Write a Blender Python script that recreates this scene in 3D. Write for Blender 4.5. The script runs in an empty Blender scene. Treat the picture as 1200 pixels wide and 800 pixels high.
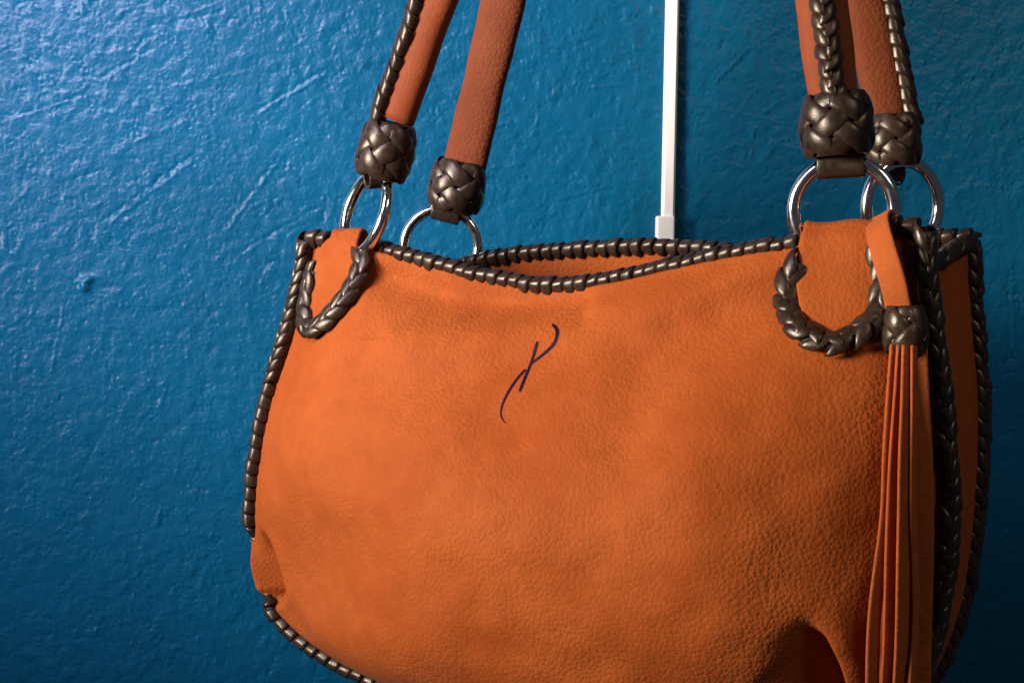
import bpy, math, random
import numpy as np
from mathutils import Vector, Matrix
from mathutils.bvhtree import BVHTree

random.seed(7)
rng = np.random.default_rng(11)
SC = bpy.context.scene
COL = SC.collection
R = math.radians

# ------------------------------------------------------------------ camera
F = 1563.0                      # focal length in pixels of the 1200 px wide photo
PITCH = R(5.0)
cam_d = bpy.data.cameras.new('camera')
cam_d.sensor_width = 36.0
cam_d.lens = 36.0 * F / 1200.0
cam_d.clip_start = 0.01
cam_d.clip_end = 50.0
cam = bpy.data.objects.new('camera', cam_d)
COL.objects.link(cam)
cam.location = (0, 0, 0)
cam.rotation_euler = (R(90) - PITCH, 0, 0)
SC.camera = cam

# ------------------------------------------------------------------ world and lamps
w = bpy.data.worlds.new('World')
SC.world = w
w.use_nodes = True
w.node_tree.nodes['Background'].inputs[0].default_value = (0.54, 0.58, 0.80, 1)
w.node_tree.nodes['Background'].inputs[1].default_value = 0.05


def aim(o, target):
    d = Vector(target) - o.location
    o.rotation_euler = d.to_track_quat('-Z', 'Y').to_euler()


def area_lamp(name, loc, target, size, watts, col, sy=None):
    l = bpy.data.lights.new(name, 'AREA')
    l.energy = watts
    l.color = col
    l.size = size
    if sy:
        l.shape = 'RECTANGLE'
        l.size_y = sy
    o = bpy.data.objects.new(name, l)
    COL.objects.link(o)
    o.location = loc
    aim(o, target)
    return o


def spot_lamp(name, loc, target, radius, watts, col, cone, blend):
    l = bpy.data.lights.new(name, 'SPOT')
    l.energy = watts
    l.color = col
    l.shadow_soft_size = radius
    l.spot_size = R(cone)
    l.spot_blend = blend
    o = bpy.data.objects.new(name, l)
    COL.objects.link(o)
    o.location = loc
    aim(o, target)
    return o


# a shaded lamp to the left of the viewer, a window above, and an unseen warm fill added to brighten the gusset
spot_lamp('warm_lamp', (-1.36, 0.06, 0.27), (0.28, 0.85, 0.09), 0.25, 258.0, (1.0, 0.88, 0.74), 50, 1.0)
win = area_lamp('window_light', (-0.72, 0.26, 0.66), (-0.38, 1.00, 0.26), 0.40, 3.8, (0.80, 0.72, 1.0))
win.data.spread = R(66)
area_lamp('warm_fill', (0.72, -0.10, 0.72), (0.24, 0.72, -0.10), 0.30, 2.3, (1.0, 0.84, 0.62))

SC.view_settings.view_transform = 'Standard'
SC.view_settings.look = 'None'
SC.view_settings.exposure = 0.0
SC.view_settings.gamma = 1.0
SC.view_settings.use_curve_mapping = False
SC.cycles.use_denoising = True
SC.cycles.max_bounces = 8

# ------------------------------------------------------------------ frames of reference
FWD = np.array([0, math.cos(PITCH), -math.sin(PITCH)])
UPV = np.array([0, math.sin(PITCH), math.cos(PITCH)])
RGT = np.array([1.0, 0, 0])


def ray(px, py):
    return FWD + RGT * ((px - 600) / F) + UPV * ((400 - py) / F)


WALL_Y = 1.02


def wall_pt(px, py, off=0.0):
    d = ray(px, py)
    return d * ((WALL_Y - off) / d[1])


XL, YL, XR, YR = -0.130, 0.83, 0.206, 0.66
TH = math.atan2(YL - YR, XR - XL)
O = np.array([(XL + XR) / 2, (YL + YR) / 2, -0.30])
UV = np.array([math.cos(TH), -math.sin(TH), 0])
BV = np.array([math.sin(TH), math.cos(TH), 0])
ZV = np.array([0, 0, 1.0])


def loc(px, py, b=0.0):
    """a point of the bag's own frame (along the face, backwards, up) seen at that place, b behind the face's seam plane"""
    d = ray(px, py)
    k = (b + O.dot(BV)) / d.dot(BV)
    r = d * k - O
    return np.array([r.dot(UV), b, r.dot(ZV)])


def to_local(p):
    r = np.asarray(p) - O
    return np.array([r.dot(UV), r.dot(BV), r.dot(ZV)])


def dir_local(d):
    return np.array([d.dot(UV), d.dot(BV), d.dot(ZV)])


CAM_L = to_local(np.zeros(3))
TB = 0.10                       # depth of the bag between the two seams


def project(L):
    L = np.asarray(L, float)
    W = O + L[..., 0:1] * UV + L[..., 1:2] * BV + L[..., 2:3] * ZV
    dz = W @ FWD
    return np.stack([600 + F * (W @ RGT) / dz, 400 - F * (W @ UPV) / dz], -1)


# ------------------------------------------------------------------ materials
def new_mat(name):
    m = bpy.data.materials.new(name)
    m.use_nodes = True
    nt = m.node_tree
    p = nt.nodes['Principled BSDF']
    return m, nt, p


def node(nt, t, **kw):
    n = nt.nodes.new(t)
    for k, v in kw.items():
        if k in n.inputs:
            n.inputs[k].default_value = v
        else:
            setattr(n, k, v)
    return n


def mixcol(nt, fac, a, b, blend='MIX'):
    n = nt.nodes.new('ShaderNodeMix')
    n.data_type = 'RGBA'
    n.blend_type = blend
    for sock, v in ((n.inputs['Factor'], fac), (n.inputs['A'], a), (n.inputs['B'], b)):
        pass
    ins = {i.identifier: i for i in n.inputs}
    for ident, v in (('Factor_Float', fac), ('A_Color', a), ('B_Color', b)):
        if isinstance(v, bpy.types.NodeSocket):
            nt.links.new(v, ins[ident])
        else:
            ins[ident].default_value = v
    outs = {o.identifier: o for o in n.outputs}
    return outs['Result_Color']


def maprange(nt, src, a, b, c, d):
    n = node(nt, 'ShaderNodeMapRange')
    n.inputs[1].default_value = a
    n.inputs[2].default_value = b
    n.inputs[3].default_value = c
    n.inputs[4].default_value = d
    nt.links.new(src, n.inputs[0])
    return n.outputs[0]


def leather_mat(name, c0, c1, grain=1.0, rough=0.72):
    """soft grained nubuck: pebble relief, mottled dye"""
    m, nt, p = new_mat(name)
    tc = node(nt, 'ShaderNodeTexCoord')
    n1 = node(nt, 'ShaderNodeTexNoise', Scale=14.0, Detail=3.0, Roughness=0.6)
    n2 = node(nt, 'ShaderNodeTexNoise', Scale=95.0, Detail=2.0, Roughness=0.6)
    warp = node(nt, 'ShaderNodeTexNoise', Scale=160.0, Detail=0.0)
    vor = node(nt, 'ShaderNodeTexVoronoi', Scale=460.0)
    vor.feature = 'F1'
    fine = node(nt, 'ShaderNodeTexNoise', Scale=900.0, Detail=1.0, Roughness=0.6)
    for n in (n1, n2, warp, fine):
        nt.links.new(tc.outputs['Object'], n.inputs['Vector'])
    add = node(nt, 'ShaderNodeVectorMath', operation='MULTIPLY_ADD')
    nt.links.new(warp.outputs['Color'], add.inputs[0])
    add.inputs[1].default_value = (0.0012, 0.0012, 0.0012)
    nt.links.new(tc.outputs['Object'], add.inputs[2])
    nt.links.new(add.outputs[0], vor.inputs['Vector'])
    c = mixcol(nt, maprange(nt, n1.outputs['Fac'], 0.35, 0.68, 0, 1), c0, c1)
    dk = maprange(nt, n2.outputs['Fac'], 0.3, 0.7, 0.93, 1.05)
    cc = node(nt, 'ShaderNodeVectorMath', operation='SCALE')
    nt.links.new(c, cc.inputs[0])
    nt.links.new(dk, cc.inputs['Scale'])
    nt.links.new(cc.outputs[0], p.inputs['Base Color'])
    patch = maprange(nt, n1.outputs['Fac'], 0.38, 0.62, 0.55, 1.0)
    h = node(nt, 'ShaderNodeMath', operation='MULTIPLY_ADD')
    nt.links.new(vor.outputs['Distance'], h.inputs[0])
    nt.links.new(patch, h.inputs[1])
    f2 = node(nt, 'ShaderNodeMath', operation='MULTIPLY')
    nt.links.new(fine.outputs['Fac'], f2.inputs[0])
    f2.inputs[1].default_value = 0.25
    nt.links.new(f2.outputs[0], h.inputs[2])
    bp = node(nt, 'ShaderNodeBump', Strength=0.36 * grain, Distance=0.0014)
    bp.invert = True
    nt.links.new(h.outputs[0], bp.inputs['Height'])
    nt.links.new(bp.outputs[0], p.inputs['Normal'])
    p.inputs['Roughness'].default_value = rough
    p.inputs['Specular IOR Level'].default_value = 0.10
    p.inputs['Sheen Weight'].default_value = 0.03
    p.inputs['Sheen Roughness'].default_value = 0.5
    p.inputs['Sheen Tint'].default_value = (1.0, 0.75, 0.6, 1)
    return m


def lace_mat(name, c0, c1, rough):
    m, nt, p = new_mat(name)
    tc = node(nt, 'ShaderNodeTexCoord')
    oi = node(nt, 'ShaderNodeObjectInfo')
    n1 = node(nt, 'ShaderNodeTexNoise', Scale=260.0, Detail=5.0, Roughness=0.65)
    n2 = node(nt, 'ShaderNodeTexNoise', Scale=1500.0, Detail=2.0)
    off = node(nt, 'ShaderNodeVectorMath', operation='ADD')
    sc = node(nt, 'ShaderNodeVectorMath', operation='SCALE')
    sc.inputs[0].default_value = (3.1, 1.7, 2.3)
    nt.links.new(oi.outputs['Random'], sc.inputs['Scale'])
    nt.links.new(tc.outputs['Object'], off.inputs[0])
    nt.links.new(sc.outputs[0], off.inputs[1])
    nt.links.new(off.outputs[0], n1.inputs['Vector'])
    nt.links.new(off.outputs[0], n2.inputs['Vector'])
    c = mixcol(nt, maprange(nt, n1.outputs['Fac'], 0.3, 0.7, 0, 1), c0, c1)
    k = maprange(nt, oi.outputs['Random'], 0, 1, 0.75, 1.25)
    cc = node(nt, 'ShaderNodeVectorMath', operation='SCALE')
    nt.links.new(c, cc.inputs[0])
    nt.links.new(k, cc.inputs['Scale'])
    nt.links.new(cc.outputs[0], p.inputs['Base Color'])
    nt.links.new(maprange(nt, n1.outputs['Fac'], 0.3, 0.7, rough - 0.06, rough + 0.10), p.inputs['Roughness'])
    bp = node(nt, 'ShaderNodeBump', Strength=0.25, Distance=0.0004)
    nt.links.new(n2.outputs['Fac'], bp.inputs['Height'])
    nt.links.new(bp.outputs[0], p.inputs['Normal'])
    p.inputs['Specular IOR Level'].default_value = 0.48
    p.inputs['Specular Tint'].default_value = (1.0, 0.93, 0.80, 1)
    return m


M_LEATHER = leather_mat('tan_leather', (0.272, 0.0545, 0.0080, 1), (0.320, 0.0730, 0.0140, 1))
M_STRAP = leather_mat('strap_leather', (0.18, 0.039, 0.012, 1), (0.235, 0.055, 0.018, 1), 0.45, 0.6)
M_STRAP_SHADED = leather_mat('shaded_strap_leather', (0.120, 0.0275, 0.0090, 1), (0.158, 0.0395, 0.0135, 1), 1.0, 0.7)  # strap leather with the back handle's shade put into its colour
M_SUEDE = leather_mat('suede_fringe', (0.32, 0.072, 0.016, 1), (0.38, 0.098, 0.026, 1), 0.7, 0.9)
M_LACE = lace_mat('brown_lace', (0.0165, 0.0092, 0.0064, 1), (0.035, 0.0205, 0.0140, 1), 0.30)
M_CORE = lace_mat('brown_core', (0.010, 0.007, 0.006, 1), (0.018, 0.012, 0.010, 1), 0.55)


def chrome():
    m, nt, p = new_mat('nickel_steel')
    tc = node(nt, 'ShaderNodeTexCoord')
    n1 = node(nt, 'ShaderNodeTexNoise', Scale=220.0, Detail=4.0)
    nt.links.new(tc.outputs['Object'], n1.inputs['Vector'])
    p.inputs['Base Color'].default_value = (0.92, 0.89, 0.82, 1)
    p.inputs['Metallic'].default_value = 1.0
    nt.links.new(maprange(nt, n1.outputs['Fac'], 0.3, 0.7, 0.10, 0.2), p.inputs['Roughness'])
    return m


M_CHROME = chrome()


def wall_paint():
    m, nt, p = new_mat('blue_paint')
    tc = node(nt, 'ShaderNodeTexCoord')
    n1 = node(nt, 'ShaderNodeTexNoise', Scale=7.0, Detail=6.0, Roughness=0.6)
    n2 = node(nt, 'ShaderNodeTexNoise', Scale=420.0, Detail=3.0, Roughness=0.55)
    n3 = node(nt, 'ShaderNodeTexNoise', Scale=60.0, Detail=4.0, Roughness=0.6)
    for n in (n1, n2, n3):
        nt.links.new(tc.outputs['Object'], n.inputs['Vector'])
    c = mixcol(nt, maprange(nt, n1.outputs['Fac'], 0.3, 0.7, 0, 1), (0.0012, 0.077, 0.156, 1), (0.0021, 0.096, 0.190, 1))
    nt.links.new(c, p.inputs['Base Color'])
    nt.links.new(maprange(nt, n3.outputs['Fac'], 0.3, 0.7, 0.27, 0.38), p.inputs['Roughness'])
    p.inputs['Specular IOR Level'].default_value = 0.23
    rid = node(nt, 'ShaderNodeTexNoise', noise_type='RIDGED_MULTIFRACTAL', Scale=85.0, Detail=3.0, Roughness=0.6)
    rid.inputs['Distortion'].default_value = 0.6
    msk = node(nt, 'ShaderNodeTexNoise', Scale=19.0, Detail=2.0)
    for n in (rid, msk):
        nt.links.new(tc.outputs['Object'], n.inputs['Vector'])
    mm = node(nt, 'ShaderNodeMath', operation='MULTIPLY')
    nt.links.new(rid.outputs['Fac'], mm.inputs[0])
    nt.links.new(maprange(nt, msk.outputs['Fac'], 0.42, 0.62, 0.12, 1.0), mm.inputs[1])
    ad = node(nt, 'ShaderNodeMath', operation='MULTIPLY_ADD')
    nt.links.new(n2.outputs['Fac'], ad.inputs[0])
    ad.inputs[1].default_value = 0.35
    nt.links.new(mm.outputs[0], ad.inputs[2])
    bp = node(nt, 'ShaderNodeBump', Strength=0.75, Distance=0.0016)
    nt.links.new(ad.outputs[0], bp.inputs['Height'])
    nt.links.new(bp.outputs[0], p.inputs['Normal'])
    return m


M_WALL = wall_paint()


def plastic():
    m, nt, p = new_mat('white_plastic')
    tc = node(nt, 'ShaderNodeTexCoord')
    n1 = node(nt, 'ShaderNodeTexNoise', Scale=45.0, Detail=5.0)
    nt.links.new(tc.outputs['Object'], n1.inputs['Vector'])
    c = mixcol(nt, n1.outputs['Fac'], (0.88, 0.87, 0.82, 1), (0.92, 0.92, 0.90, 1))
    nt.links.new(c, p.inputs['Base Color'])
    p.inputs['Roughness'].default_value = 0.4
    return m


M_PLASTIC = plastic()


def ink():
    m, nt, p = new_mat('violet_ink')
    tc = node(nt, 'ShaderNodeTexCoord')
    n1 = node(nt, 'ShaderNodeTexNoise', Scale=700.0, Detail=3.0)
    nt.links.new(tc.outputs['Object'], n1.inputs['Vector'])
    c = mixcol(nt, n1.outputs['Fac'], (0.006, 0.001, 0.010, 1), (0.016, 0.003, 0.022, 1))
    nt.links.new(c, p.inputs['Base Color'])
    p.inputs['Roughness'].default_value = 0.6
    p.inputs['Specular IOR Level'].default_value = 0.1
    return m


M_INK = ink()


# ------------------------------------------------------------------ mesh helpers
def mesh_obj(name, verts, faces, mat, parent=None, smooth=True):
    me = bpy.data.meshes.new(name)
    me.from_pydata([tuple(map(float, v)) for v in verts], [], [tuple(map(int, f)) for f in faces])
    me.update()
    if smooth:
        me.polygons.foreach_set('use_smooth', [True] * len(me.polygons))
    me.materials.append(mat)
    o = bpy.data.objects.new(name, me)
    COL.objects.link(o)
    o.parent = parent
    return o


def grid_faces(nr, nc, closed_c=False, off=0):
    f = []
    for i in range(nr - 1):
        for j in range(nc if closed_c else nc - 1):
            j2 = (j + 1) % nc
            f.append((off + i * nc + j, off + i * nc + j2, off + (i + 1) * nc + j2, off + (i + 1) * nc + j))
    return f


def fast_grid(name, V, mat, parent=None, flip=False):
    """V: (nr, nc, 3) array -> smooth grid mesh, written quickly"""
    nr, nc = V.shape[:2]
    me = bpy.data.meshes.new(name)
    me.vertices.add(nr * nc)
    me.vertices.foreach_set('co', V.reshape(-1).astype(np.float32))
    idx = np.arange(nr * nc).reshape(nr, nc)
    q = np.stack([idx[:-1, :-1], idx[1:, :-1], idx[1:, 1:], idx[:-1, 1:]], -1).reshape(-1, 4)
    if flip:
        q = q[:, ::-1]
    n = len(q)
    me.loops.add(n * 4)
    me.loops.foreach_set('vertex_index', q.reshape(-1).astype(np.int32))
    me.polygons.add(n)
    me.polygons.foreach_set('loop_start', np.arange(0, n * 4, 4, dtype=np.int32))
    me.polygons.foreach_set('use_smooth', np.ones(n, dtype=bool))
    me.update(calc_edges=True)
    me.validate()
    me.materials.append(mat)
    o = bpy.data.objects.new(name, me)
    COL.objects.link(o)
    o.parent = parent
    return o


def nrm(v):
    v = np.asarray(v, float)
    return v / max(1e-12, np.linalg.norm(v))


def catmull(pts, n, closed=False):
    """smooth curve through pts, n samples even in arc length"""
    P = np.asarray(pts, float)
    P = np.vstack([2 * P[0] - P[1], P, 2 * P[-1] - P[-2]])
    out = []
    for i in range(1, len(P) - 2):
        p0, p1, p2, p3 = P[i - 1], P[i], P[i + 1], P[i + 2]
        for t in np.linspace(0, 1, 24, endpoint=False):
            out.append(0.5 * ((2 * p1) + (-p0 + p2) * t + (2 * p0 - 5 * p1 + 4 * p2 - p3) * t * t + (-p0 + 3 * p1 - 3 * p2 + p3) * t ** 3))
    out.append(P[-2])
    return resample(np.array(out), n)


def resample(P, n):
    d = np.r_[0, np.cumsum(np.linalg.norm(np.diff(P, axis=0), axis=1))]
    t = np.linspace(0, d[-1], n)
    return np.stack([np.interp(t, d, P[:, k]) for k in range(P.shape[1])], -1)


def arc_len(P):
    return float(np.linalg.norm(np.diff(P, axis=0), axis=1).sum())


def tangents(P):
    T = np.gradient(P, axis=0)
    return T / np.maximum(1e-12, np.linalg.norm(T, axis=1, keepdims=True))


def sweep(name, P, N, a, b, mat, parent, nseg=14, power=2.0, cap=True):
    """tube along P; N: preferred normal per point; a: half size across (along T x N), b: half size along N"""
    P = np.asarray(P, float)
    T = tangents(P)
    n = len(P)
    a = np.broadcast_to(a, n)
    b = np.broadcast_to(b, n)
    N = np.broadcast_to(N, (n, 3))
    verts = []
    for i in range(n):
        nn = nrm(N[i] - T[i] * N[i].dot(T[i]))
        bb = np.cross(T[i], nn)
        for k in range(nseg):
            th = 2 * math.pi * k / nseg
            c, s = math.cos(th), math.sin(th)
            e = 2.0 / power
            verts.append(P[i] + bb * a[i] * math.copysign(abs(c) ** e, c) + nn * b[i] * math.copysign(abs(s) ** e, s))
    faces = grid_faces(n, nseg, True)
    if cap:
        faces.append(tuple(range(nseg))[::-1])
        faces.append(tuple((n - 1) * nseg + k for k in range(nseg)))
    return mesh_obj(name, verts, faces, mat, parent)


# ------------------------------------------------------------------ wall
def filtered_noise(nr, nc, cell, lo, hi, seed):
    """band-limited noise with wavelengths between lo and hi metres, unit variance"""
    r = np.random.default_rng(seed)
    f = np.fft.rfft2(r.standard_normal((nr, nc)))
    fy = np.fft.fftfreq(nr, cell)[:, None]
    fx = np.fft.rfftfreq(nc, cell)[None]
    k = np.sqrt(fx * fx + fy * fy)
    band = np.exp(-(k * lo) ** 2) * (1 - np.exp(-(k * hi) ** 2))
    h = np.fft.irfft2(f * band, (nr, nc))
    return h / h.std()


def build_wall():
    a = wall_pt(-230, 960)
    c = wall_pt(1430, -180)
    cell = 0.00112
    xs = np.arange(a[0], c[0], cell)
    zs = np.arange(a[2], c[2], cell)
    X, Z = np.meshgrid(xs, zs)
    nr, nc = X.shape
    patch = filtered_noise(nr, nc, cell, 0.02, 0.12, 1)
    patch = 1 / (1 + np.exp(-3.5 * (patch - 0.1)))
    lumps = filtered_noise(nr, nc, cell, 0.0030, 0.009, 2)
    lumps = np.where(lumps > 0.2, lumps - 0.2, 0.0) * 1.1 + 0.25 * lumps
    crk = -np.abs(filtered_noise(nr, nc, cell, 0.0026, 0.010, 3) + 0.25 * filtered_noise(nr, nc, cell, 0.0022, 0.005, 13))
    crk2 = -np.abs(filtered_noise(nr, nc, cell, 0.0040, 0.018, 5))
    p2 = 1 / (1 + np.exp(-3 * filtered_noise(nr, nc, cell, 0.012, 0.06, 9)))
    broad = filtered_noise(nr, nc, cell, 0.012, 0.05, 4)
    H = 0.00013 * lumps * (0.06 + 1.1 * patch) + 0.00024 * crk * (0.12 + 1.0 * patch * p2) + 0.00018 * crk2 * (0.25 + 0.7 * p2) + 0.00014 * broad
    # trowel ridges and scratches in the plaster under the paint: (x0, y0, x1, y1, width px, height mm)
    st = [(115, 262, 230, 178, 3.5, -.55), (120, 268, 236, 182, 3, .45), (262, 275, 330, 185, 3, .5), (258, 270, 326, 182, 3, -.4),
          (270, 300, 375, 242, 2.5, -.5), (276, 303, 378, 246, 2.5, .35), (0, 140, 95, 112, 2.5, -.45), (0, 144, 95, 115, 3, .3),
          (110, 96, 182, 55, 3, -.5), (112, 100, 184, 58, 3, .35), (185, 30, 262, 2, 2.5, .45), (200, 102, 305, 82, 2.5, .4),
          (295, 138, 390, 82, 3.5, .6), (292, 134, 386, 78, 3, -.5), (55, 218, 130, 196, 2.5, -.45), (150, 170, 235, 136, 2.5, .4),
          (60, 440, 76, 352, 3, .45), (57, 438, 73, 351, 2.5, -.3), (10, 345, 35, 300, 3, .3), (130, 20, 155, 10, 3, .4),
          (325, 60, 332, 45, 5, .5), (300, 38, 302, 25, 5, .4), (290, 20, 294, 8, 4, .4), (140, 140, 160, 150, 4, .4),
          (675, 105, 735, 98, 2.5, .5), (672, 112, 690, 102, 2.5, .4), (690, 222, 712, 205, 2.5, .4), (650, 235, 720, 217, 2.5, .5),
          (652, 238, 722, 220, 2.5, -.4), (800, 193, 868, 168, 2.5, .55), (835, 100, 880, 55, 3, .55), (838, 104, 884, 58, 3, -.4),
          (880, 50, 912, 10, 2.5, .4), (858, 5, 878, 45, 2.5, .45), (878, 45, 893, 62, 2.5, .4), (820, 122, 938, 150, 2, .3),
          (885, 140, 915, 118, 3, .45), (878, 192, 884, 150, 3.5, .55), (886, 195, 905, 165, 3, .5), (883, 162, 876, 190, 3, -.4),
          (742, 45, 746, 75, 3.5, .45), (746, 75, 748, 92, 3.5, .45), (633, 0, 634, 90, 3, .35), (632, 90, 628, 165, 3, .35),
          (648, 120, 640, 140, 4, .5), (625, 100, 612, 120, 4, .4), (560, 210, 600, 190, 2.5, -.4), (500, 150, 530, 120, 2.5, .3),
          (1060, 90, 1095, 65, 3, .3), (1110, 200, 1125, 150, 3, .3), (1130, 110, 1165, 40, 3, .25), (1181, 560, 1182, 760, 4, .4),
          (1186, 300, 1189, 420, 5, .35), (85, 745, 160, 725, 2.5, .35), (20, 752, 80, 745, 2.5, .35), (150, 760, 165, 735, 3, .4),
          (200, 610, 240, 545, 3, .3), (30, 640, 110, 600, 3, .3), (170, 470, 200, 440, 4, .4), (205, 560, 215, 510, 4, .35),
          (440, 60, 410, 100, 2.5, .3), (395, 20, 420, 5, 2.5, .35), (1020, 20, 1100, 5, 2.5, .25)]
    for _ in range(260):
        x, y = rng.uniform(-220, 1420), rng.uniform(-170, 950)
        an = rng.normal(R(-42), R(30))
        ln = rng.uniform(8, 40) if rng.random() < .75 else rng.uniform(40, 110)
        st.append((x, y, x + ln * math.cos(an), y + ln * math.sin(an), rng.uniform(2, 4), rng.choice([-1, 1]) * rng.uniform(.12, .38)))
    wob = filtered_noise(nr, nc, cell, 0.006, 0.03, 6) * 0.0004
    brk = filtered_noise(nr, nc, cell, 0.004, 0.02, 8)
    for (x0, y0, x1, y1, wd, hh) in st:
        p0, p1 = wall_pt(x0, y0), wall_pt(x1, y1)
        v = np.array([p1[0] - p0[0], p1[2] - p0[2]])
        L = np.linalg.norm(v)
        v /= L
        mx0, mx1 = min(p0[0], p1[0]) - .01, max(p0[0], p1[0]) + .01
        mz0, mz1 = min(p0[2], p1[2]) - .01, max(p0[2], p1[2]) + .01
        i0, i1 = np.searchsorted(zs, [mz0, mz1])
        j0, j1 = np.searchsorted(xs, [mx0, mx1])
        sx, sz = X[i0:i1, j0:j1] - p0[0], Z[i0:i1, j0:j1] - p0[2]
        al = sx * v[0] + sz * v[1]
        ac = -sx * v[1] + sz * v[0] + wob[i0:i1, j0:j1]
        s = wd * 0.00065 * 0.46
        g = np.exp(-(ac / s) ** 2) / (1 + np.exp(-(al - .002) / .0015)) / (1 + np.exp((al - L + .002) / .0015))
        H[i0:i1, j0:j1] += hh * 0.00125 * g * np.clip(0.75 + 0.45 * brk[i0:i1, j0:j1], 0.1, 1.4)
    # blobs of paint and grit
    bl = [(100, 333, 7, 2.6, 1.3), (104, 327, 5, 1.6, 1), (98, 338, 4, 1.2, 1), (766, 12, 5, 1.0, 1.3), (1101, 58, 4, .6, 1), (1107, 357, 4, .6, 1)]
    for _ in range(460):
        bl.append((rng.uniform(-220, 1420), rng.uniform(-170, 950), rng.uniform(1.6, 3.6), rng.uniform(.15, .6), rng.uniform(.6, 1.8)))
    for (x, y, rr, hh, el) in bl:
        p = wall_pt(x, y)
        r_ = rr * 0.00065
        i0, i1 = np.searchsorted(zs, [p[2] - .02, p[2] + .02])
        j0, j1 = np.searchsorted(xs, [p[0] - .02, p[0] + .02])
        d2 = ((X[i0:i1, j0:j1] - p[0]) / r_) ** 2 + ((Z[i0:i1, j0:j1] - p[2]) / (r_ * el)) ** 2
        H[i0:i1, j0:j1] += hh * 0.001 * np.exp(-d2)
    # coarse continuation beyond the view
    fx = np.clip(np.minimum(np.arange(nc), np.arange(nc)[::-1]) / 40, 0, 1)[None]
    fz = np.clip(np.minimum(np.arange(nr), np.arange(nr)[::-1]) / 40, 0, 1)[:, None]
    H *= fx * fz
    ex = np.array([.6, .4, .25, .12, .05])
    xs2 = np.r_[xs[0] - ex, xs, xs[-1] + ex[::-1]]
    zs2 = np.r_[zs[0] - ex, zs, zs[-1] + ex[::-1]]
    H2 = np.pad(H, 5, mode='constant')
    X2, Z2 = np.meshgrid(xs2, zs2)
    V = np.stack([X2, WALL_Y - H2, Z2], -1)
    o = fast_grid('wall', V, M_WALL, flip=True)
    o['kind'] = 'structure'
    o['label'] = 'blue painted plaster wall with trowel scratches and lumps'
    return o


build_wall()


# ------------------------------------------------------------------ white cable cover on the wall
def bevel_box_obj(name, x0, x1, y0, y1, z0, z1, r, mat, parent, shear=0.0):
    """box in (x, y, z) with rounded front edges; y0 is the front; shear tilts it sideways with z"""
    prof = [(x0, y1)]
    for k in range(5):
        t = math.pi / 2 * k / 4
        prof.append((x0 + r - r * math.cos(t), y0 + r - r * math.sin(t)))
    for k in range(5):
        t = math.pi / 2 * (1 - k / 4)
        prof.append((x1 - r + r * math.cos(t), y0 + r - r * math.sin(t)))
    prof.append((x1, y1))
    n = len(prof)
    rows = [(z0, r * .6), (z0 + r * .6, 0), (z1 - r * .6, 0), (z1, r * .6)]
    V = []
    for z, ins in rows:
        for x, y in prof:
            cx = (x0 + x1) / 2
            V.append((x + (-ins if x > cx else ins) + shear * z, max(y, y0 + ins), z))
    fs = grid_faces(len(rows), n, True)
    fs.append(tuple(range(n))[::-1])
    fs.append(tuple((len(rows) - 1) * n + k for k in range(n)))
    o = mesh_obj(name, V, fs, mat, parent, smooth=False)
    return o


def build_trunking():
    top = wall_pt(789, 0, .008)
    bot = wall_pt(783.5, 255, .008)
    cap_b = wall_pt(780, 284, .012)
    root = bpy.data.objects.new('cable_cover', None)
    COL.objects.link(root)
    root.location = (bot[0], WALL_Y, bot[2])
    sl = (top[0] - bot[0]) / (top[2] - bot[2])
    wd = 15.5 / F * 1.01 / 2
    bevel_box_obj('channel', -wd, wd, -.0058, .001, -.02, .50, .0018, M_PLASTIC, root, sl)
    bevel_box_obj('lid', -wd * .74, wd * .74, -.0066, -.0052, -.018, .50, .0006, M_PLASTIC, root, sl)
    capw = 23 / F * 1.01 / 2
    cx = wall_pt(781.5, 268, .012)[0] - bot[0]
    h = bot[2] - cap_b[2]
    bevel_box_obj('end_connector', cx - capw, cx + capw * .88, -.0095, .001, -h - .0025, .0012, .0016, M_PLASTIC, root, sl)
    # the cover goes on as a bare cable below the connector, behind the bag
    P = np.array([[cx, -.004, -h], [cx - .002, -.004, -h - .05], [cx - .004, -.004, -h - .12], [cx - .004, -.004, -h - .5]])
    sweep('cable', catmull(P, 30), (0, -1, 0), .003, .003, M_PLASTIC, root, 10)
    root['label'] = 'narrow white plastic cable cover running down the blue wall behind the bag'
    root['category'] = 'cable cover'


build_trunking()

# ------------------------------------------------------------------ the handbag
BAG = bpy.data.objects.new('handbag', None)
COL.objects.link(BAG)
BAG.location = tuple(O)
BAG.rotation_euler = (0, 0, -TH)
BAG['label'] = 'orange leather shoulder bag with dark brown laced edges hanging before the blue wall'
BAG['category'] = 'handbag'

# outlines of the face, traced at the seam plane
left_px = [(360, 282), (354, 330), (336, 400), (314, 470), (300, 540), (294, 600), (296, 640), (305, 685), (320, 714)]
bot_px = [(320, 714), (345, 740), (390, 771), (435, 793), (500, 815), (600, 840), (720, 858), (850, 868), (960, 862), (1030, 838), (1072, 796)]
right_px = [(1082, 272), (1084, 310), (1091, 380), (1101, 450), (1108, 530), (1110, 600), (1105, 670), (1092, 745), (1072, 796)]
top_px = [(360, 282), (400, 284), (435, 292), (480, 303), (540, 320), (600, 333), (650, 338), (720, 331), (800, 313), (870, 299), (935, 288), (1000, 276), (1045, 270), (1082, 272)]

NS, NT = 300, 230


def curve_L(px, n, b=0.0):
    return catmull([loc(x, y, b) for x, y in px], n)


cT, cB = curve_L(top_px, NS), curve_L(bot_px, NS)
cLf, cR = curve_L(left_px, NT), curve_L(right_px, NT)


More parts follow.
